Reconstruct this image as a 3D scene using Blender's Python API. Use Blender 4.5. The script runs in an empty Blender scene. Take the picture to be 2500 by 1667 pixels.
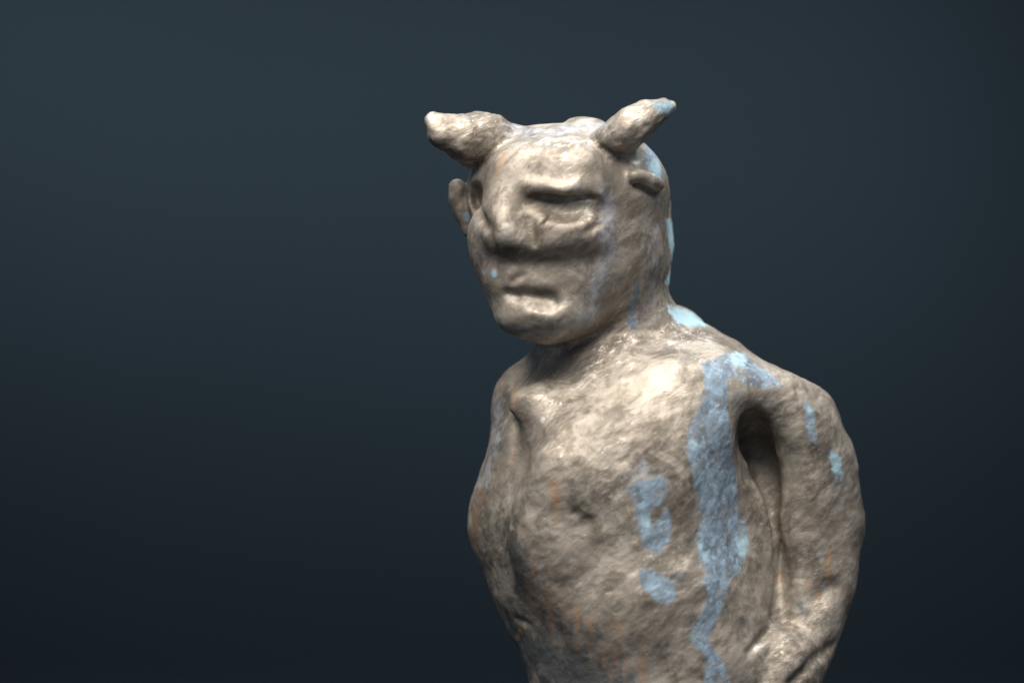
import bpy, math, time
import numpy as np

T0 = time.time()
sc = bpy.context.scene
C = sc.collection

# ---------------------------------------------------------------- camera
# Working unit of the modelling below: centimetres, origin on the optical axis
# at the figure, Y away from the camera.  BASE_Z is the floor.
DIST = 70.0                 # camera to figure, cm
BASE_Z = -24.0              # floor level relative to the optical axis, cm
CAM_H = -BASE_Z * 0.01

cam_d = bpy.data.cameras.new('camera')
cam_d.lens = 100.8
cam_d.sensor_width = 36.0
cam_d.clip_start = 0.01
cam_d.clip_end = 50
cam_d.dof.use_dof = True
cam_d.dof.focus_distance = 0.69
cam_d.dof.aperture_fstop = 5.6
cam = bpy.data.objects.new('camera', cam_d)
C.objects.link(cam)
cam.location = (0, -DIST * 0.01, CAM_H)
cam.rotation_euler = (math.radians(90), 0, 0)
sc.camera = cam

# ---------------------------------------------------------------- world, lights, exposure
w = bpy.data.worlds.new('World')
sc.world = w
w.use_nodes = True
bg = w.node_tree.nodes['Background']
bg.inputs[0].default_value = (0.62, 0.76, 1.0, 1)
bg.inputs[1].default_value = 0.25

def area(name, loc, target, size, sizey, power, col):
    d = bpy.data.lights.new(name, 'AREA')
    d.shape = 'RECTANGLE'; d.size = size; d.size_y = sizey
    d.energy = power; d.color = col
    o = bpy.data.objects.new(name, d); C.objects.link(o)
    o.location = loc
    from mathutils import Vector
    v = Vector(target) - Vector(loc)
    o.rotation_euler = v.to_track_quat('-Z', 'Y').to_euler()
    return o

FIG = (0.03, 0.0, CAM_H + 0.01)
area('key_softbox', (-0.02, -0.25, CAM_H + 0.47), (0.03, 0.0, CAM_H + 0.03), 0.60, 0.48, 8.0, (1.0, 0.95, 0.885))
area('top_window', (0.12, 0.20, CAM_H + 0.70), FIG, 0.7, 0.4, 4.5, (0.78, 0.89, 1.0))
strip = area('backdrop_gradient_light', (-0.10, 0.42, CAM_H + 0.52), (-0.06, 0.80, CAM_H + 0.07), 0.7, 0.06, 1.8, (0.84, 0.94, 1.0))  # added unseen lamp, gives the backdrop its vertical brightness gradient
strip.data.spread = math.radians(44)

vs = sc.view_settings
vs.view_transform = 'Standard'; vs.look = 'None'; vs.exposure = 0.0; vs.gamma = 1.0
vs.use_curve_mapping = False

# ---------------------------------------------------------------- node helpers
def new_mat(name):
    m = bpy.data.materials.new(name); m.use_nodes = True
    nt = m.node_tree
    b = nt.nodes['Principled BSDF']
    return m, nt, b

class NT:
    def __init__(s, nt): s.nt = nt
    def n(s, typ, **kw):
        nd = s.nt.nodes.new(typ)
        for k, v in kw.items(): setattr(nd, k, v)
        return nd
    def link(s, a, b): s.nt.links.new(a, b)
    def val(s, inp, v):
        if hasattr(v, 'links') or isinstance(v, bpy.types.NodeSocket): s.link(v, inp)
        else: inp.default_value = v
    def math(s, op, a, b=0.0, c=None, clamp=False):
        nd = s.n('ShaderNodeMath', operation=op); nd.use_clamp = clamp
        s.val(nd.inputs[0], a); s.val(nd.inputs[1], b)
        if c is not None: s.val(nd.inputs[2], c)
        return nd.outputs[0]
    def noise(s, vec, scale, detail=3.0, rough=0.5, dist=0.0):
        nd = s.n('ShaderNodeTexNoise'); s.link(vec, nd.inputs['Vector'])
        nd.inputs['Scale'].default_value = scale; nd.inputs['Detail'].default_value = detail
        nd.inputs['Roughness'].default_value = rough; nd.inputs['Distortion'].default_value = dist
        return nd.outputs[0]
    def ramp(s, v, lo, hi, a=0.0, b=1.0):
        nd = s.n('ShaderNodeMapRange'); nd.interpolation_type = 'SMOOTHSTEP'
        s.val(nd.inputs[0], v)
        nd.inputs[1].default_value = lo; nd.inputs[2].default_value = hi
        nd.inputs[3].default_value = a; nd.inputs[4].default_value = b
        return nd.outputs[0]
    def mix(s, f, a, b):
        nd = s.n('ShaderNodeMix', data_type='RGBA')
        s.val(nd.inputs[0], f)
        for i, v in ((6, a), (7, b)):
            if isinstance(v, tuple): nd.inputs[i].default_value = (*v, 1)
            else: s.link(v, nd.inputs[i])
        return nd.outputs[2]
    def fmix(s, f, a, b):
        nd = s.n('ShaderNodeMix', data_type='FLOAT')
        s.val(nd.inputs[0], f); s.val(nd.inputs[2], a); s.val(nd.inputs[3], b)
        return nd.outputs[0]
    def attr(s, name):
        nd = s.n('ShaderNodeAttribute'); nd.attribute_name = name
        return nd.outputs['Fac']
    def mapping(s, vec, rot=(0, 0, 0), scale=(1, 1, 1)):
        nd = s.n('ShaderNodeMapping'); s.link(vec, nd.inputs[0])
        nd.inputs['Rotation'].default_value = rot; nd.inputs['Scale'].default_value = scale
        return nd.outputs[0]

# ---------------------------------------------------------------- materials
def bronze_material():
    m, nt, b = new_mat('patinated_bronze')
    g = NT(nt)
    co = g.n('ShaderNodeTexCoord').outputs['Object']
    # brushed direction: strokes rising to the right, as the clay was worked
    st = g.mapping(g.mapping(co, rot=(0, math.radians(38), 0)), scale=(0.42, 1, 1))
    big = g.noise(co, 55, 4, 0.55)
    mid = g.noise(co, 170, 5, 0.6, 0.3)
    stroke = g.noise(st, 420, 4, 0.6, 0.4)
    stroke2 = g.noise(st, 950, 4, 0.65, 0.6)
    fine = g.noise(co, 1500, 3, 0.6)
    grain = g.noise(co, 4200, 2, 0.6)
    # bronze: dull grey-brown skin, grime on it, pale metal glints painted into the colour of the high strokes
    c1 = g.mix(g.ramp(big, 0.36, 0.64), (0.165, 0.136, 0.104), (0.283, 0.240, 0.190))
    smear = g.noise(g.mapping(g.mapping(co, rot=(0, math.radians(38), 0)), scale=(0.35, 1, 1)), 210, 6, 0.65, 0.5)
    c1 = g.mix(g.ramp(smear, 0.44, 0.64), c1, (0.37, 0.315, 0.254))
    c1 = g.mix(g.math('MULTIPLY', g.ramp(g.noise(co, 95, 7, 0.68, 0.5), 0.49, 0.62), 0.7), c1, (0.475, 0.415, 0.34))
    grime = g.ramp(g.noise(g.mapping(co, scale=(1, 1, 0.6)), 120, 5, 0.65, 0.6), 0.52, 0.70)
    c1 = g.mix(g.math('MULTIPLY', grime, 0.6), c1, (0.100, 0.086, 0.068))
    glint = g.math('MULTIPLY', g.math('MAXIMUM', g.ramp(stroke, 0.52, 0.74), g.math('MULTIPLY', g.ramp(stroke2, 0.54, 0.68), 0.8)), g.ramp(g.noise(co, 75, 3, 0.5), 0.36, 0.60))
    c2 = g.mix(g.math('MULTIPLY', glint, 0.8), c1, (0.64, 0.585, 0.505))
    specks = g.ramp(fine, 0.60, 0.72)
    c2 = g.mix(g.math('MULTIPLY', specks, 0.2), c2, (0.13, 0.115, 0.095))
    # copper showing through
    cop = g.math('ADD', g.attr('copper'), g.math('MULTIPLY', g.math('SUBTRACT', g.noise(g.mapping(co, scale=(1, 1, 0.3)), 520, 4, 0.6), 0.5), 1.4))
    copm = g.math('MULTIPLY', g.ramp(cop, 0.34, 1.05), 0.65)
    c3 = c2
    # grey oxide
    dk = g.math('ADD', g.attr('oxide'), g.math('MULTIPLY', g.math('SUBTRACT', mid, 0.5), 1.6))
    dkm = g.math('MULTIPLY', g.ramp(dk, 0.36, 0.78), 0.88)
    c4 = g.mix(dkm, c3, (0.085, 0.093, 0.093))
    c4 = g.mix(copm, c4, (0.47, 0.265, 0.135))
    # lilac-grey film
    fl = g.math('ADD', g.attr('film'), g.math('MULTIPLY', g.math('SUBTRACT', g.noise(co, 400, 5, 0.7), 0.5), 1.7))
    flm = g.math('MULTIPLY', g.ramp(fl, 0.30, 0.95), 0.8)
    c5 = g.mix(flm, c4, (0.42, 0.435, 0.48))
    # verdigris, powdery, broken at its edge
    rag = g.math('MULTIPLY', g.math('SUBTRACT', g.noise(co, 700, 6, 0.72), 0.5), 1.0)
    pt = g.math('ADD', g.attr('patina'), rag)
    ptm = g.ramp(pt, 0.34, 0.70)
    pn = g.noise(co, 230, 5, 0.65, 0.5)
    pf = g.noise(st, 800, 4, 0.65)
    p1 = g.mix(g.ramp(pn, 0.36, 0.60), (0.122, 0.150, 0.180), (0.208, 0.280, 0.348))
    p2 = g.mix(g.ramp(pf, 0.48, 0.70), p1, (0.31, 0.435, 0.525))
    p3 = g.mix(g.ramp(g.math('ADD', g.attr('bright'), g.math('MULTIPLY', rag, 0.8)), 0.35, 0.85), p2, (0.36, 0.53, 0.60))
    ptm2 = g.math('MULTIPLY', ptm, g.ramp(g.noise(co, 300, 6, 0.75), 0.65, 0.49, 0.42, 0.97))
    col = g.mix(ptm2, c5, p3)
    g.link(col, b.inputs['Base Color'])
    met = g.fmix(ptm2, g.fmix(flm, g.fmix(glint, 0.45, 0.70), 0.15), 0.0)
    met = g.fmix(dkm, met, 0.1)
    g.link(met, b.inputs['Metallic'])
    r = g.fmix(glint, g.ramp(big, 0.3, 0.7, 0.62, 0.50), 0.44)
    r = g.fmix(flm, r, 0.6)
    r = g.fmix(ptm2, r, 0.8)
    g.link(r, b.inputs['Roughness'])
    # relief
    h = g.math('ADD', g.math('MULTIPLY', stroke, 0.36), g.math('MULTIPLY', stroke2, 0.12))
    h = g.math('ADD', h, g.math('MULTIPLY', mid, 0.40))
    h = g.math('ADD', h, g.math('MULTIPLY', fine, 0.045))
    h = g.math('ADD', h, g.math('MULTIPLY', grain, 0.025))
    h = g.math('MULTIPLY', h, g.attr('tooled'))
    h = g.math('ADD', h, g.math('MULTIPLY', ptm2, 0.05))
    vor = g.n('ShaderNodeTexVoronoi'); g.link(co, vor.inputs['Vector']); vor.inputs['Scale'].default_value = 330
    pit = g.ramp(vor.outputs['Distance'], 0.0, 0.13, -0.12, 0.0)
    h = g.math('ADD', h, pit)
    bp = g.n('ShaderNodeBump'); bp.inputs['Strength'].default_value = 0.5
    bp.inputs['Distance'].default_value = 0.0012
    g.link(h, bp.inputs['Height']); g.link(bp.outputs[0], b.inputs['Normal'])
    return m

def backdrop_material():
    m, nt, b = new_mat('slate_blue_paper')
    g = NT(nt)
    co = g.n('ShaderNodeTexCoord').outputs['Object']
    n1 = g.noise(co, 9, 4, 0.6)
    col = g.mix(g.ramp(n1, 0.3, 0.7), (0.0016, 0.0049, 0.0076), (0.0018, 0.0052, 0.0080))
    g.link(col, b.inputs['Base Color'])
    b.inputs['Roughness'].default_value = 0.85
    b.inputs['Specular IOR Level'].default_value = 0.15
    fine = g.noise(co, 900, 3, 0.6)
    bp = g.n('ShaderNodeBump'); bp.inputs['Strength'].default_value = 0.15; bp.inputs['Distance'].default_value = 0.0005
    g.link(fine, bp.inputs['Height']); g.link(bp.outputs[0], b.inputs['Normal'])
    return m

BRONZE = bronze_material()
PAPER = backdrop_material()

# ---------------------------------------------------------------- backdrop sweep
def make_backdrop():
    prof = []
    back, r, front, top = 0.80, 0.07, -0.55, 1.6
    prof.append((front, 0.0))
    for i in range(13):
        a = math.radians(90 * i / 12)
        prof.append((back - r + r * math.sin(a), r - r * math.cos(a)))
    prof.append((back, top))
    xs = [-2.8 + 5.6 * i / 10 for i in range(11)]
    th = 0.003
    V, F = [], []
    for (y, z) in prof:
        for x in xs: V.append((x, y, z))
    n = len(xs)
    for j in range(len(prof) - 1):
        for i in range(n - 1):
            F.append((j * n + i, j * n + i + 1, (j + 1) * n + i + 1, (j + 1) * n + i))
    me = bpy.data.meshes.new('backdrop'); me.from_pydata(V, [], F)
    for p in me.polygons: p.use_smooth = True
    o = bpy.data.objects.new('backdrop', me); C.objects.link(o)
    me.materials.append(PAPER)
    sol = o.modifiers.new('thickness', 'SOLIDIFY'); sol.thickness = th; sol.offset = -1
    o['kind'] = 'structure'
    o['label'] = 'plain dark slate blue backdrop sweeping behind and under the bronze figure'
    o['category'] = 'backdrop'
    return o
make_backdrop()

# ---------------------------------------------------------------- sculpting with a distance field
# A point is given as (column, row, depth) in hundredths of a centimetre at the figure's plane.
def P(px, py, y=0.0):
    Y = y / 100.0
    s = (DIST + Y) / DIST
    return np.array(((px - 1250) / 100.0 * s, Y, (833.5 - py) / 100.0 * s))

H = 0.045                                        # voxel, cm
LO = np.array((-2.6, -4.6, BASE_Z - 0.15)); HI = np.array((9.4, 4.6, 6.3))
N = np.ceil((HI - LO) / H).astype(int)
AX = [LO[i] + H * np.arange(N[i]) for i in range(3)]
FLD = np.full(N, 5.0, dtype=np.float32)

def rotm(rz=0, ry=0, rx=0):
    a, b_, c = (math.radians(v) for v in (rz, ry, rx))
    Rz = np.array(((math.cos(a), -math.sin(a), 0), (math.sin(a), math.cos(a), 0), (0, 0, 1)))
    Ry = np.array(((math.cos(b_), 0, math.sin(b_)), (0, 1, 0), (-math.sin(b_), 0, math.cos(b_))))
    Rx = np.array(((1, 0, 0), (0, math.cos(c), -math.sin(c)), (0, math.sin(c), math.cos(c))))
    return Rz @ Ry @ Rx

class Ell:
    """ellipsoid; tilt = turn in the picture plane (clockwise +), yaw = turn about the vertical"""
    def __init__(s, c, r, tilt=0, yaw=0, pitch=0):
        s.c = P(*c); s.r = np.array((r[0], r[2], r[1])) / 100.0
        s.R = rotm(yaw, tilt, pitch)
        e = np.sqrt(((s.R * s.r) ** 2).sum(1))
        s.lo = s.c - e; s.hi = s.c + e
    def d(s, x, y, z):
        x = x - s.c[0]; y = y - s.c[1]; z = z - s.c[2]
        R = s.R
        a = (R[0, 0] * x + R[1, 0] * y + R[2, 0] * z)
        b = (R[0, 1] * x + R[1, 1] * y + R[2, 1] * z)
        c = (R[0, 2] * x + R[1, 2] * y + R[2, 2] * z)
        k0 = np.sqrt((a / s.r[0]) ** 2 + (b / s.r[1]) ** 2 + (c / s.r[2]) ** 2)
        k1 = np.sqrt((a / s.r[0] ** 2) ** 2 + (b / s.r[1] ** 2) ** 2 + (c / s.r[2] ** 2) ** 2) + 1e-6
        return k0 * (k0 - 1.0) / k1

class Limb:
    """tapering rod between points (col, row, depth, radius)"""
    def __init__(s, *pts, flat=1.0):
        s.p = [(P(*q[:3]), q[3] / 100.0) for q in pts]; s.flat = flat
        s.lo = np.min([a - r / min(flat, 1) for a, r in s.p], 0); s.hi = np.max([a + r / min(flat, 1) for a, r in s.p], 0)
    def d(s, x, y, z):
        out = None
        for (a, ra), (b, rb) in zip(s.p[:-1], s.p[1:]):
            ba = b - a; l2 = float(ba @ ba) + 1e-9
            t = np.clip(((x - a[0]) * ba[0] + (y - a[1]) * ba[1] + (z - a[2]) * ba[2]) / l2, 0, 1)
            e = np.sqrt((x - a[0] - t * ba[0]) ** 2 + ((y - a[1] - t * ba[1]) * s.flat) ** 2 + (z - a[2] - t * ba[2]) ** 2) - (ra + (rb - ra) * t)
            out = e if out is None else np.minimum(out, e)
        return out

def region(sh, k, m):
    i0 = np.clip(np.floor((sh.lo - m - LO) / H).astype(int), 0, N)
    i1 = np.clip(np.ceil((sh.hi + m - LO) / H).astype(int) + 1, 0, N)
    sl = tuple(slice(a, b) for a, b in zip(i0, i1))
    x = AX[0][sl[0]][:, None, None].astype(np.float32)
    y = AX[1][sl[1]][None, :, None].astype(np.float32)
    z = AX[2][sl[2]][None, None, :].astype(np.float32)
    return sl, sh.d(x, y, z).astype(np.float32)

def add(sh, k=20):
    k = k / 100.0
    sl, b = region(sh, k, max(1.25, 1.5 * k))
    a = FLD[sl]
    h = np.clip(0.5 + 0.5 * (a - b) / k, 0, 1)
    FLD[sl] = a + (b - a) * h - k * h * (1 - h)
def cut(sh, k=12):
    k = k / 100.0
    sl, b = region(sh, k, 2.2 * k + 4 * H)
    a = FLD[sl]
    h = np.clip(0.5 + 0.5 * (a + b) / k, 0, 1)          # smooth max(a, -b)
    FLD[sl] = a * h - b * (1 - h) + k * h * (1 - h)

def skin(px, py):
    """depth of the modelled skin under a point of the front view"""
    for y in np.arange(-440, 440, 2.0):
        i = ((P(px, py, y) - LO) / H + 0.5).astype(int)
        if (i >= 0).all() and (i < N).all() and FLD[tuple(i)] < 0: return float(y)
    return 0.0
def groove(pts, k, off=0, flat=1.0):
    cut(Limb(*[(x, y, skin(x, y) + off, r) for x, y, r in pts], flat=flat), k)
def ridge(pts, k, off=0):
    add(Limb(*[(x, y, skin(x, y) + off, r) for x, y, r in pts]), k)
def hollow(c, r, k, off=0, tilt=0, yaw=0):
    cut(Ell((c[0], c[1], skin(*c) + off), r, tilt, yaw), k)

# ---- torso
add(Ell((1520, 1120, 10), (285, 250, 235), yaw=-12), 30)
add(Ell((1505, 1320, -20), (285, 320, 250), yaw=-12), 80)
add(Ell((1715, 1290, 75), (215, 400, 175)), 50)
add(Ell((1600, 1630, -12), (308, 340, 262)), 120)
add(Limb((1440, 905, 60, 100), (1300, 985, 85, 88)), 40)
add(Limb((1560, 828, 60, 108), (1740, 925, 55, 112), (1860, 1000, 50, 92)), 45)
add(Ell((1952, 1022, 58), (98, 88, 95), tilt=30), 24)
# ---- neck
add(Limb((1472, 690, 85, 152), (1470, 830, 80, 156), (1480, 930, 70, 178)), 70)
# ---- hump behind the shoulder
add(Ell((1640, 830, 150), (95, 88, 70), tilt=20), 30)
# ---- arm on the right
add(Limb((1935, 1035, 60, 100), (1975, 1130, 85, 118), (1995, 1270, 100, 114)), 30)
add(Limb((1995, 1290, 100, 112), (1985, 1420, 60, 104), (1960, 1560, 10, 86), (1925, 1650, -60, 78)), 22)
add(Ell((1895, 1630, -95), (95, 90, 70), tilt=-25), 45)
add(Limb((1905, 1640, -100, 70), (1850, 1740, -150, 50)), 22)
add(Ell((1670, 990, -70), (150, 125, 105), tilt=15), 90)
add(Limb((1760, 930, -50, 60), (1890, 975, -10, 66), (1955, 1070, 5, 60)), 70)
# ---- arm on the left
add(Limb((1302, 975, 85, 88), (1276, 1100, 75, 86), (1257, 1210, 60, 97), (1253, 1290, 60, 100)), 45)
add(Limb((1253, 1265, 70, 99), (1275, 1400, 60, 90), (1320, 1510, 20, 80), (1350, 1570, -10, 62)), 40)
# ---- breast and belly modelling
add(Ell((1320, 1000, -98), (80, 50, 42), tilt=25), 80)
add(Ell((1500, 1140, -190), (180, 120, 60)), 80)
cut(Limb((1262, 1052, -185, 32), (1345, 1085, -240, 14)), 36)
add(Ell((1345, 1330, -175), (80, 130, 60), tilt=-15), 80)
add(Ell((1410, 1180, -205), (95, 60, 40), tilt=30), 70)
add(Ell((1560, 1480, -205), (150, 70, 50), tilt=-18), 80)
cut(Limb((1258, 1040, -85, 14), (1252, 1110, -98, 6)), 40)
add(Limb((1268, 1100, -12, 62), (1266, 1250, -28, 72), (1294, 1420, -24, 72)), 60)
hollow((1428, 1278), (20, 15, 9), 14, tilt=-30)
hollow((1405, 1255), (12, 9, 6), 10)
groove([(1262, 1510, 2), (1280, 1516, 6), (1296, 1526, 2)], 12)
# ---- hollow under the shoulder and the seam between flank and arm
cut(Limb((1825, 1005, -150, 26), (1848, 1090, -85, 52), (1862, 1150, -70, 48), (1885, 1260, -75, 26), (1895, 1350, -80, 10)), 36)
cut(Limb((1832, 1030, -60, 30), (1850, 1105, 25, 50), (1876, 1200, 15, 36), (1893, 1300, 0, 22), (1902, 1420, -20, 12), (1885, 1520, -70, 8)), 34)
groove([(1914, 1300, 5), (1904, 1400, 7), (1882, 1530, 6), (1828, 1592, 5)], 18)
add(Ell((1968, 1250, -15), (40, 110, 26), tilt=4), 60)
add(Ell((2082, 1142, 60), (13, 16, 16)), 14)
cut(Limb((1960, 1500, -95, 12), (2040, 1430, -40, 10)), 40)
groove([(1930, 1668, 3), (1985, 1610, 4), (2035, 1575, 3)], 30)

# ---- head
add(Ell((1385, 475, 25), (250, 190, 225), yaw=-10), 30)
add(Ell((1440, 610, 20), (192, 180, 190)), 40)
add(Ell((1348, 648, -45), (178, 180, 168), yaw=-15), 40)
add(Ell((1202, 585, -95), (60, 85, 80)), 45)
add(Ell((1264, 672, -105), (72, 110, 90), tilt=-8), 45)
add(Ell((1332, 726, -80), (128, 100, 122), yaw=-10), 30)
cut(Ell((1340, 170, 0), (400, 136, 500), tilt=-1), 18)
add(Ell((1430, 300, -10), (45, 14, 60)), 14)
# forehead slab and brow
add(Ell((1360, 418, -138), (122, 80, 95), tilt=3, yaw=-8), 50)
add(Limb((1290, 458, -218, 15), (1335, 456, -232, 15), (1370, 470, -234, 13), (1405, 455, -222, 15), (1450, 466, -195, 14)), 40)
# nose
add(Ell((1252, 460, -135), (64, 95, 72), yaw=-15), 45)
add(Ell((1243, 545, -172), (62, 76, 75), tilt=4, yaw=-15), 40)
add(Ell((1300, 592, -205), (60, 30, 36), tilt=-5), 28)
add(Ell((1237, 574, -196), (43, 40, 52), yaw=-10), 34)
# cheek pouch
add(Ell((1385, 560, -186), (105, 56, 62), tilt=4, yaw=15), 34)
add(Limb((1290, 600, -208, 20), (1370, 596, -212, 23), (1458, 598, -168, 20)), 40)
# sockets
cut(Ell((1374, 508, -260), (86, 36, 52), tilt=3, yaw=14), 14)
groove([(1294, 482, 5), (1318, 480, 8), (1345, 483, 8), (1372, 489, 7), (1404, 482, 8), (1438, 482, 7), (1452, 486, 5)], 6, 0, flat=0.7)
groove([(1296, 540, 3), (1302, 590, 3)], 26)
hollow((1163, 482), (23, 38, 60), 12, 16, tilt=-14)
groove([(1170, 510, 9), (1190, 560, 9), (1196, 596, 6)], 24)
# under the nose and the cheek
cut(Limb((1195, 630, -212, 6), (1250, 637, -250, 13), (1350, 640, -258, 16), (1472, 632, -212, 6)), 34)
groove([(1345, 530, 5), (1322, 552, 4), (1318, 572, 4), (1306, 598, 5)], 6)
groove([(1430, 568, 2), (1460, 548, 3)], 18)
# mouth and chin
add(Ell((1305, 693, -155), (110, 40, 46), tilt=4, yaw=-8), 40)
add(Ell((1322, 770, -148), (108, 58, 72), tilt=-2, yaw=-8), 34)
add(Limb((1340, 800, -150, 34), (1430, 775, -110, 36), (1530, 715, -50, 30)), 30)
groove([(1243, 715, 6), (1264, 721, 8), (1280, 719, 7), (1300, 722, 8), (1328, 726, 11), (1344, 728, 8), (1356, 739, 5)], 26, 1, flat=0.6)
groove([(1252, 688, 5), (1272, 672, 4)], 14)
groove([(1300, 744, 5), (1345, 752, 4)], 22, -2)
# flap of hair or hood down the nape
add(Limb((1600, 500, 90, 40), (1612, 600, 90, 34), (1605, 680, 80, 26)), 22)

# horns and ears are kept apart as parts of their own
HORN_L = Limb((1235, 345, -10, 44), (1190, 338, -35, 60), (1135, 337, -60, 58), (1090, 323, -75, 44), (1062, 310, -82, 30))
HORN_LT = Limb((1085, 306, -75, 26), (1054, 284, -85, 8))
HORN_LB = Limb((1180, 372, -20, 40), (1140, 392, -30, 18))
HORN_R = Limb((1492, 345, -150, 44), (1538, 316, -168, 47), (1580, 284, -165, 39), (1616, 266, -160, 26), (1640, 262, -158, 16))
HORN_RB = Limb((1515, 362, -120, 22), (1545, 352, -130, 18))
EAR_R = Limb((1548, 430, -158, 17), (1566, 430, -150, 15), (1588, 440, -135, 18), (1606, 450, -108, 18))
EAR_L = Limb((1116, 458, 0, 22), (1112, 480, 0, 18), (1122, 512, 10, 20), (1142, 566, 20, 14))
add(HORN_L, 26); add(HORN_LT, 12); add(HORN_LB, 16)
cut(Ell((1092, 408, -60), (14, 12, 60), tilt=40), 8)
cut(Ell((1026, 322, -80), (18, 60, 90), tilt=-10), 8)
add(HORN_R, 16); add(HORN_RB, 14)
groove([(1470, 360, 3), (1515, 378, 5), (1550, 388, 5)], 18)
groove([(1550, 452, 4), (1582, 464, 6), (1608, 476, 5)], 14)
add(EAR_R, 8)
add(EAR_L, 8)
add(Limb((1140, 470, 20, 18), (1145, 520, 20, 20), (1160, 560, 20, 20)), 10)

# ---- below the picture: hips, legs and the cast foot plate
add(Limb((1470, 1790, 0, 175), (1430, 2380, -70, 125), (1450, 2990, 20, 85)), 50)
add(Limb((1730, 1790, 20, 175), (1780, 2380, -40, 125), (1760, 2990, 40, 85)), 50)
add(Limb((1450, 3030, 20, 80), (1390, 3100, -190, 55)), 30)
add(Limb((1760, 3030, 40, 80), (1790, 3100, -180, 55)), 30)
add(Ell((1600, 3178, -20), (420, 55, 330)), 20)

print('field', time.time() - T0)

# ---------------------------------------------------------------- surface nets
def surface_nets(F):
    ins = F < 0
    c = ins[:-1, :-1, :-1]
    anyv = c.copy(); allv = c.copy()
    for dx in (0, 1):
        for dy in (0, 1):
            for dz in (0, 1):
                if dx + dy + dz == 0: continue
                q = ins[dx:F.shape[0] - 1 + dx, dy:F.shape[1] - 1 + dy, dz:F.shape[2] - 1 + dz]
                anyv |= q; allv &= q
    act = np.argwhere(anyv & ~allv)
    idx = np.full(c.shape, -1, dtype=np.int32)
    idx[act[:, 0], act[:, 1], act[:, 2]] = np.arange(len(act))
    cor = np.array([(x, y, z) for x in (0, 1) for y in (0, 1) for z in (0, 1)])
    val = np.stack([F[act[:, 0] + a, act[:, 1] + b_, act[:, 2] + e] for a, b_, e in cor], 1).astype(np.float64)
    acc = np.zeros((len(act), 3)); cnt = np.zeros(len(act))
    for i in range(8):
        for j in range(i + 1, 8):
            if np.abs(cor[i] - cor[j]).sum() != 1: continue
            vi, vj = val[:, i], val[:, j]
            s = (vi < 0) != (vj < 0)
            t = np.where(s, vi / np.where(s, vi - vj, 1), 0)
            acc += np.where(s[:, None], cor[i] + t[:, None] * (cor[j] - cor[i]), 0); cnt += s
    V = LO + H * (act + acc / cnt[:, None])
    quads = []
    for ax in range(3):
        o1, o2 = [(1, 2), (2, 0), (0, 1)][ax]
        a = np.moveaxis(ins, ax, 0)
        diff = a[1:] != a[:-1]
        e = np.argwhere(np.moveaxis(diff, 0, ax))
        ok = (e[:, o1] > 0) & (e[:, o2] > 0) & (e[:, o1] < F.shape[o1] - 1) & (e[:, o2] < F.shape[o2] - 1)
        e = e[ok]
        flip = ins[e[:, 0], e[:, 1], e[:, 2]]
        def cell(d1, d2):
            q = e.copy(); q[:, o1] -= d1; q[:, o2] -= d2
            return idx[q[:, 0], q[:, 1], q[:, 2]]
        Q = np.stack([cell(1, 1), cell(0, 1), cell(0, 0), cell(1, 0)], 1)
        Q[~flip] = Q[~flip][:, ::-1]
        quads.append(Q)
    return V, np.concatenate(quads)

V, Q = surface_nets(FLD)
print('mesh', len(V), len(Q), time.time() - T0)

def vnormals(V, Q):
    n = np.cross(V[Q[:, 2]] - V[Q[:, 0]], V[Q[:, 3]] - V[Q[:, 1]])
    out = np.zeros_like(V)
    for i in range(4):
        for k in range(3): out[:, k] += np.bincount(Q[:, i], n[:, k], len(V))
    return out / (np.linalg.norm(out, axis=1)[:, None] + 1e-12)
def relax(V, Q, f):
    acc = np.zeros_like(V); cnt = np.zeros(len(V))
    for i in range(4):
        for j in ((i + 1) % 4, (i + 3) % 4):
            cnt += np.bincount(Q[:, i], minlength=len(V))
            for k in range(3): acc[:, k] += np.bincount(Q[:, i], V[Q[:, j], k], len(V))
    return V + f * (acc / cnt[:, None] - V)
V = relax(V, Q, 0.5); V = relax(V, Q, 0.4)

def vnoise(p, seed):
    r = np.random.RandomState(seed); n = 32
    tab = r.rand(n, n, n).astype(np.float32) * 2 - 1
    i = np.floor(p).astype(int); f = p - i; f = f * f * (3 - 2 * f)
    out = 0
    for dx in (0, 1):
        for dy in (0, 1):
            for dz in (0, 1):
                wgt = np.where(dx, f[:, 0], 1 - f[:, 0]) * np.where(dy, f[:, 1], 1 - f[:, 1]) * np.where(dz, f[:, 2], 1 - f[:, 2])
                out = out + wgt * tab[(i[:, 0] + dx) % n, (i[:, 1] + dy) % n, (i[:, 2] + dz) % n]
    return out

nrm = vnormals(V, Q)
a = math.radians(38)
S = np.stack([(V[:, 0] * math.cos(a) + V[:, 2] * math.sin(a)), V[:, 1], (-V[:, 0] * math.sin(a) + V[:, 2] * math.cos(a))], 1)
hornw = np.clip((0.12 - np.minimum(HORN_L.d(V[:, 0], V[:, 1], V[:, 2]), HORN_R.d(V[:, 0], V[:, 1], V[:, 2]))) / 0.1, 0, 1) * (V[:, 2] > 4.0)
bodyw = 0.9 * hornw + np.clip((0.6 - V[:, 2]) / 1.2, 0, 1) * 0.4 + 0.6         # the head is smoother than the body
def rn(p, seed):
    r = np.random.RandomState(seed + 50); M = np.linalg.qr(r.normal(size=(3, 3)))[0]
    return 0.6 * vnoise(p @ M, seed) + 0.6 * vnoise(p @ M.T * 1.13 + 7.3, seed + 20)
def bill(x): return 1.0 - 2.2 * np.abs(x)                       # pressed pads of clay with creases between
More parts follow.
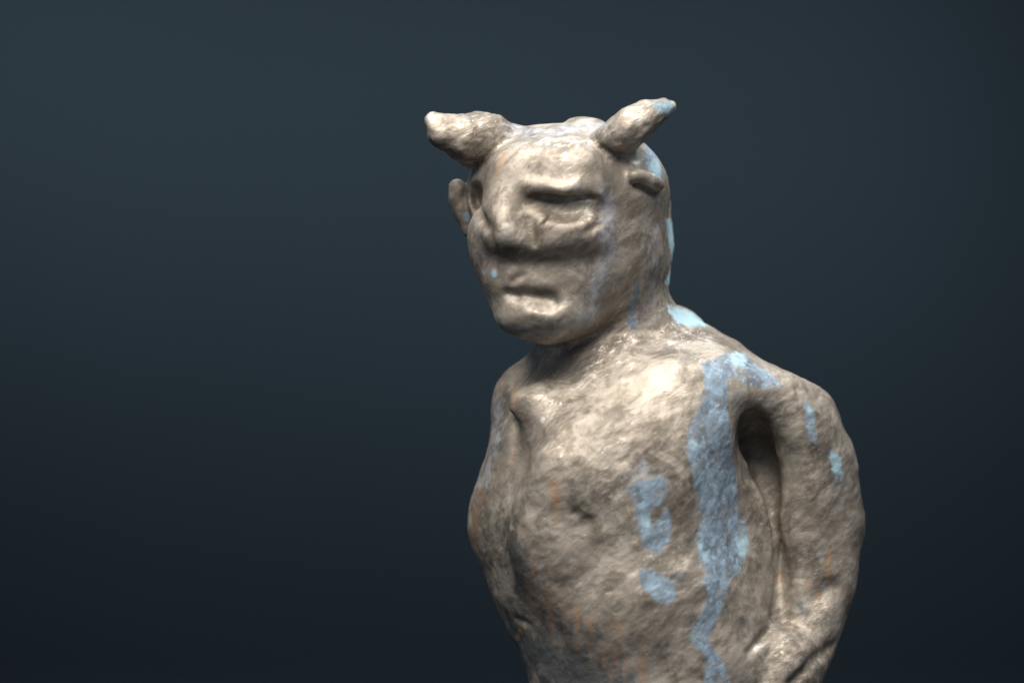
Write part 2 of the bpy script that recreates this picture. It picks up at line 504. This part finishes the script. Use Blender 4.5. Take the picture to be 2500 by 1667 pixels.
disp = 0.04 * (1 - 0.75 * hornw) * rn(V * 1.2, 1) + bodyw ** 2 * (0.022 * rn(V * 2.6, 2) + 0.008 * bill(rn(S * (1.5, 2.6, 2.6) + 3.1, 6)) * (rn(V * 0.9 + 5.0, 7) * 0.9 + 0.35)
       + 0.014 * rn(S * (2.2, 4.5, 4.5), 3) + 0.006 * bill(rn(S * (3.6, 6.5, 6.5), 8)) + 0.005 * rn(S * (6.0, 10.0, 10.0), 4)) + 0.004 * rn(V * 12.0, 5)
V = V + nrm * disp[:, None]
nrm = vnormals(V, Q)
print('relief', time.time() - T0)

# ---------------------------------------------------------------- painted masks (verdigris, copper, film) kept on the skin
s_ = (DIST + V[:, 1]) / DIST
PX = 1250 + V[:, 0] / s_ * 100; PY = 833.5 - V[:, 2] / s_ * 100
facing = np.clip(-nrm[:, 1] * 3 + 0.9, 0, 1) * (V[:, 1] < 2.2)

def poly_mask(pts, soft):
    """smooth 0..1, 0.5 on the outline"""
    pts = np.array(pts, float); n = len(pts)
    lo = pts.min(0) - soft * 2; hi = pts.max(0) + soft * 2
    sel = np.where((PX > lo[0]) & (PX < hi[0]) & (PY > lo[1]) & (PY < hi[1]))[0]
    x, y = PX[sel], PY[sel]
    dmin = np.full(len(sel), 1e9); inside = np.zeros(len(sel), bool)
    for i in range(n):
        p, q = pts[i], pts[(i + 1) % n]
        e = q - p; t = np.clip(((x - p[0]) * e[0] + (y - p[1]) * e[1]) / (e @ e), 0, 1)
        dmin = np.minimum(dmin, np.hypot(x - p[0] - t * e[0], y - p[1] - t * e[1]))
        c = ((p[1] > y) != (q[1] > y)) & (x < (q[0] - p[0]) * (y - p[1]) / (q[1] - p[1] + 1e-9) + p[0])
        inside ^= c
    sd = np.where(inside, dmin, -dmin)
    out = np.zeros(len(V)); out[sel] = np.clip(0.5 + 0.5 * sd / soft, 0, 1)
    return out
def stroke_mask(pts, wd, soft=None):
    soft = soft or wd
    d = np.full(len(V), 1e9)
    for p, q in zip(pts[:-1], pts[1:]):
        p = np.array(p, float); q = np.array(q, float); e = q - p
        t = np.clip(((PX - p[0]) * e[0] + (PY - p[1]) * e[1]) / (e @ e + 1e-9), 0, 1)
        d = np.minimum(d, np.hypot(PX - p[0] - t * e[0], PY - p[1] - t * e[1]))
    return np.clip(0.5 + 0.5 * (wd - d) / soft, 0, 1)

L = [(1713, 885), (1722, 950), (1705, 1000), (1682, 1045), (1675, 1100), (1686, 1150), (1697, 1200), (1702, 1235), (1712, 1265),
     (1697, 1320), (1706, 1365), (1722, 1398), (1720, 1422), (1729, 1450), (1714, 1490), (1694, 1520), (1683, 1552), (1692, 1572), (1716, 1592), (1725, 1625), (1712, 1670), (1716, 1740)]
R_ = [(1785, 1740), (1780, 1665), (1770, 1622), (1750, 1588), (1733, 1566), (1736, 1545), (1750, 1515), (1764, 1488), (1773, 1450), (1781, 1420),
      (1803, 1402), (1818, 1368), (1830, 1322), (1820, 1272), (1803, 1245), (1800, 1200), (1794, 1150), (1788, 1100), (1784, 1040), (1778, 985), (1778, 940), (1772, 905)]
pat = poly_mask(L + R_, 15)
mx = np.maximum
pat = mx(pat, poly_mask([(1712, 905), (1722, 882), (1770, 862), (1802, 855), (1828, 868), (1862, 898), (1892, 918), (1916, 942), (1870, 950), (1822, 944), (1790, 926), (1760, 925), (1735, 930)], 15) * 0.92)
pat = mx(pat, poly_mask([(1530, 1185), (1560, 1172), (1618, 1160), (1630, 1196), (1618, 1226), (1628, 1242), (1640, 1262), (1636, 1318), (1602, 1358), (1572, 1330), (1553, 1286), (1550, 1232)], 15) *
         (1 - poly_mask([(1588, 1242), (1622, 1232), (1612, 1262), (1592, 1285)], 8)))
pat = mx(pat, poly_mask([(1557, 1388), (1600, 1392), (1650, 1425), (1652, 1455), (1630, 1478), (1595, 1462), (1562, 1425)], 15))
pat = mx(pat, poly_mask([(1960, 982), (1975, 975), (1988, 1010), (1996, 1060), (1992, 1085), (1978, 1078), (1966, 1040)], 14))
pat = mx(pat, poly_mask([(2022, 1098), (2050, 1105), (2056, 1140), (2058, 1195), (2044, 1170), (2030, 1145)], 14))
pat = mx(pat, poly_mask([(1576, 352), (1600, 372), (1622, 425), (1612, 440), (1588, 418), (1570, 392)], 15))
pat = mx(pat, poly_mask([(1628, 738), (1648, 748), (1690, 762), (1735, 792), (1690, 800), (1655, 790), (1632, 762)], 14))
pat = mx(pat, poly_mask([(1590, 252), (1636, 246), (1654, 260), (1636, 282), (1605, 278)], 16) * 1.0)
for c, r in (((1205, 664), 8), ((1546, 786), 9), ((1210, 1000), 4), ((1248, 1285), 4), ((1138, 525), 9)):
    pat = mx(pat, stroke_mask([c, (c[0] + 1, c[1] + r)], r, 8))
pat = mx(pat, stroke_mask([(1632, 540), (1643, 610), (1647, 645), (1640, 670), (1630, 690)], 7, 8))
pat = mx(pat, stroke_mask([(1555, 700), (1545, 745), (1540, 790)], 12, 12) * 0.72)
pat = pat * facing
bright = mx(poly_mask([(1600, 740), (1760, 740), (1760, 830), (1600, 830)], 10), stroke_mask([(1632, 520), (1650, 640), (1630, 700)], 14, 6))
for c, r in (((1630, 262), 16), ((1724, 1581), 6), ((1800, 872), 22), ((2040, 1125), 26), ((1705, 1328), 12), ((1815, 1325), 24), ((1800, 1385), 10), ((1720, 1355), 12), ((1598, 405), 22), ((1205, 664), 9), ((1575, 1265), 18), ((1690, 1085), 14),
             ((1692, 1555), 9), ((1975, 995), 12), ((1712, 1572), 6)):
    bright = mx(bright, stroke_mask([c, (c[0] + 2, c[1] + r * 0.6)], r, 14) * 0.85)
film = 0.10 + 0 * PX
film = mx(film, stroke_mask([(1478, 470), (1488, 560), (1480, 640), (1460, 690), (1452, 745), (1410, 785)], 18, 30) * 0.95)
film = mx(film, stroke_mask([(1215, 790), (1270, 812), (1340, 812), (1410, 790)], 14, 22) * 0.75)
film = mx(film, stroke_mask([(1230, 318), (1340, 325), (1470, 305)], 22, 28) * 0.72)
film = mx(film, stroke_mask([(1155, 420), (1150, 500), (1175, 640), (1205, 760)], 16, 24) * 0.55)
film = mx(film, stroke_mask([(1215, 960), (1205, 1080), (1185, 1180)], 22, 24) * 0.65)
film = mx(film, stroke_mask([(1600, 560), (1590, 680), (1575, 770)], 26, 30) * 0.6)
film = mx(film, stroke_mask([(1560, 1155), (1610, 1175)], 40, 30) * 0.6)
film = mx(film, stroke_mask([(1920, 1330), (1905, 1440), (1880, 1530)], 8, 12) * 0.55)
film = mx(film, stroke_mask([(1740, 1390), (1745, 1440)], 30, 25) * 0.7)
cop = 0.08 + 0 * PX
for pts, wd in (([(1254, 950), (1252, 985), (1247, 1000)], 7), ([(1255, 1090), (1245, 1140)], 4), ([(1160, 1240), (1157, 1330)], 12), ([(1172, 1190), (1180, 1230)], 10),
                ([(1296, 1440), (1298, 1490)], 9), ([(1330, 1460), (1340, 1510)], 10), ([(1347, 1515), (1350, 1530)], 8), ([(1412, 1480), (1410, 1520)], 9), ([(1445, 1520), (1455, 1560)], 8),
                ([(1505, 1510), (1512, 1570)], 8), ([(1470, 1595), (1475, 1625)], 10), ([(1567, 1600), (1570, 1667)], 12), ([(1275, 1530), (1262, 1555)], 8),
                ([(2025, 1340), (2022, 1420)], 9), ([(1975, 1430), (2000, 1450)], 14), ([(1905, 1400), (1900, 1425)], 6), ([(2000, 1130), (1985, 1170)], 8), ([(1228, 375), (1210, 440)], 7),
                ([(1350, 1180), (1365, 1260)], 20), ([(1420, 870), (1440, 860)], 6), ([(1225, 930), (1220, 960)], 8)):
    cop = mx(cop, stroke_mask(pts, wd, wd * 1.2) * 0.9)
oxi = 0.12 + 0 * PX
for pts, wd, am in (([(1270, 1590), (1400, 1625), (1490, 1680)], 85, 1.0), ([(1560, 1420), (1700, 1400)], 40, .45), ([(1640, 1560), (1690, 1640)], 36, .45), ([(1830, 1440), (1800, 1560)], 40, .4), ([(1400, 1400), (1480, 1440)], 40, .42), ([(1262, 1330), (1275, 1440)], 24, .8), ([(1345, 1500), (1480, 1560)], 30, .7), ([(1240, 970), (1225, 1040), (1215, 1100)], 16, .7),
                    ([(1270, 1180), (1275, 1230)], 22, .6), ([(1195, 345), (1170, 420)], 26, .5), ([(1945, 1470), (1960, 1490)], 25, .7), ([(1290, 330), (1230, 400)], 24, .5), ([(1560, 1320), (1585, 1325)], 16, .6)):
    oxi = mx(oxi, stroke_mask(pts, wd, wd * 1.1) * am)
cop = mx(cop, stroke_mask([(1300, 1430), (1420, 1530), (1540, 1640)], 80, 70) * 0.55)
cop *= facing; oxi *= facing
film = film * facing

# ---------------------------------------------------------------- the figure: an Empty with its parts
ORG = np.array((3.3, 0.0, BASE_Z))
root = bpy.data.objects.new('bronze_statuette', None); C.objects.link(root)
root.location = (ORG[0] * 0.01, ORG[1] * 0.01, 0)
root['label'] = 'small bronze horned figure with pale blue green patina runs, head turned aside'
root['category'] = 'statuette'

def dd(shape, p): return shape.d(p[:, 0], p[:, 1], p[:, 2])
fc = V[Q].mean(1)
lab = np.zeros(len(Q), int)
lab[(np.minimum(np.minimum(dd(HORN_L, fc), dd(HORN_LT, fc)), dd(HORN_LB, fc)) < 0.05) & (fc[:, 0] < P(1195, 0, -40)[0])] = 1
hx = P(1645, 260, -158) - P(1492, 345, -150)
nH = (fc - P(1492, 345, -150)) @ hx / np.linalg.norm(hx)
lab[(np.minimum(dd(HORN_R, fc), dd(HORN_RB, fc)) < 0.06) & (nH > 0.22)] = 2
lab[(dd(EAR_L, fc) < 0.05)] = 3
lab[(dd(EAR_R, fc) < 0.05)] = 4

def part(name, k, label=None):
    q = Q[lab == k]
    ids, inv = np.unique(q, return_inverse=True)
    q = inv.reshape(-1, 4)
    me = bpy.data.meshes.new(name)
    v = (V[ids] - ORG) * 0.01
    me.vertices.add(len(v)); me.vertices.foreach_set('co', v.astype(np.float32).ravel())
    me.loops.add(q.size); me.loops.foreach_set('vertex_index', q.astype(np.int32).ravel())
    me.polygons.add(len(q)); me.polygons.foreach_set('loop_start', np.arange(0, q.size, 4, dtype=np.int32))
    me.update(calc_edges=True)
    me.polygons.foreach_set('use_smooth', np.ones(len(q), bool))
    for nm, arr in (('patina', pat), ('bright', bright), ('film', film), ('copper', cop), ('oxide', oxi), ('tooled', bodyw)):
        at = me.attributes.new(nm, 'FLOAT', 'POINT'); at.data.foreach_set('value', arr[ids].astype(np.float32))
    me.normals_split_custom_set_from_vertices(nrm[ids].astype(np.float32).tolist())
    me.materials.append(BRONZE)
    o = bpy.data.objects.new(name, me); C.objects.link(o); o.parent = root
    if label: o['label'] = label
    return o
part('body', 0)
part('horn', 1, 'stubby blunt horn on the left of the head')
part('horn', 2, 'pointed horn with pale blue tip on the right of the head')
part('ear', 3)
part('ear', 4)
print('done', time.time() - T0)
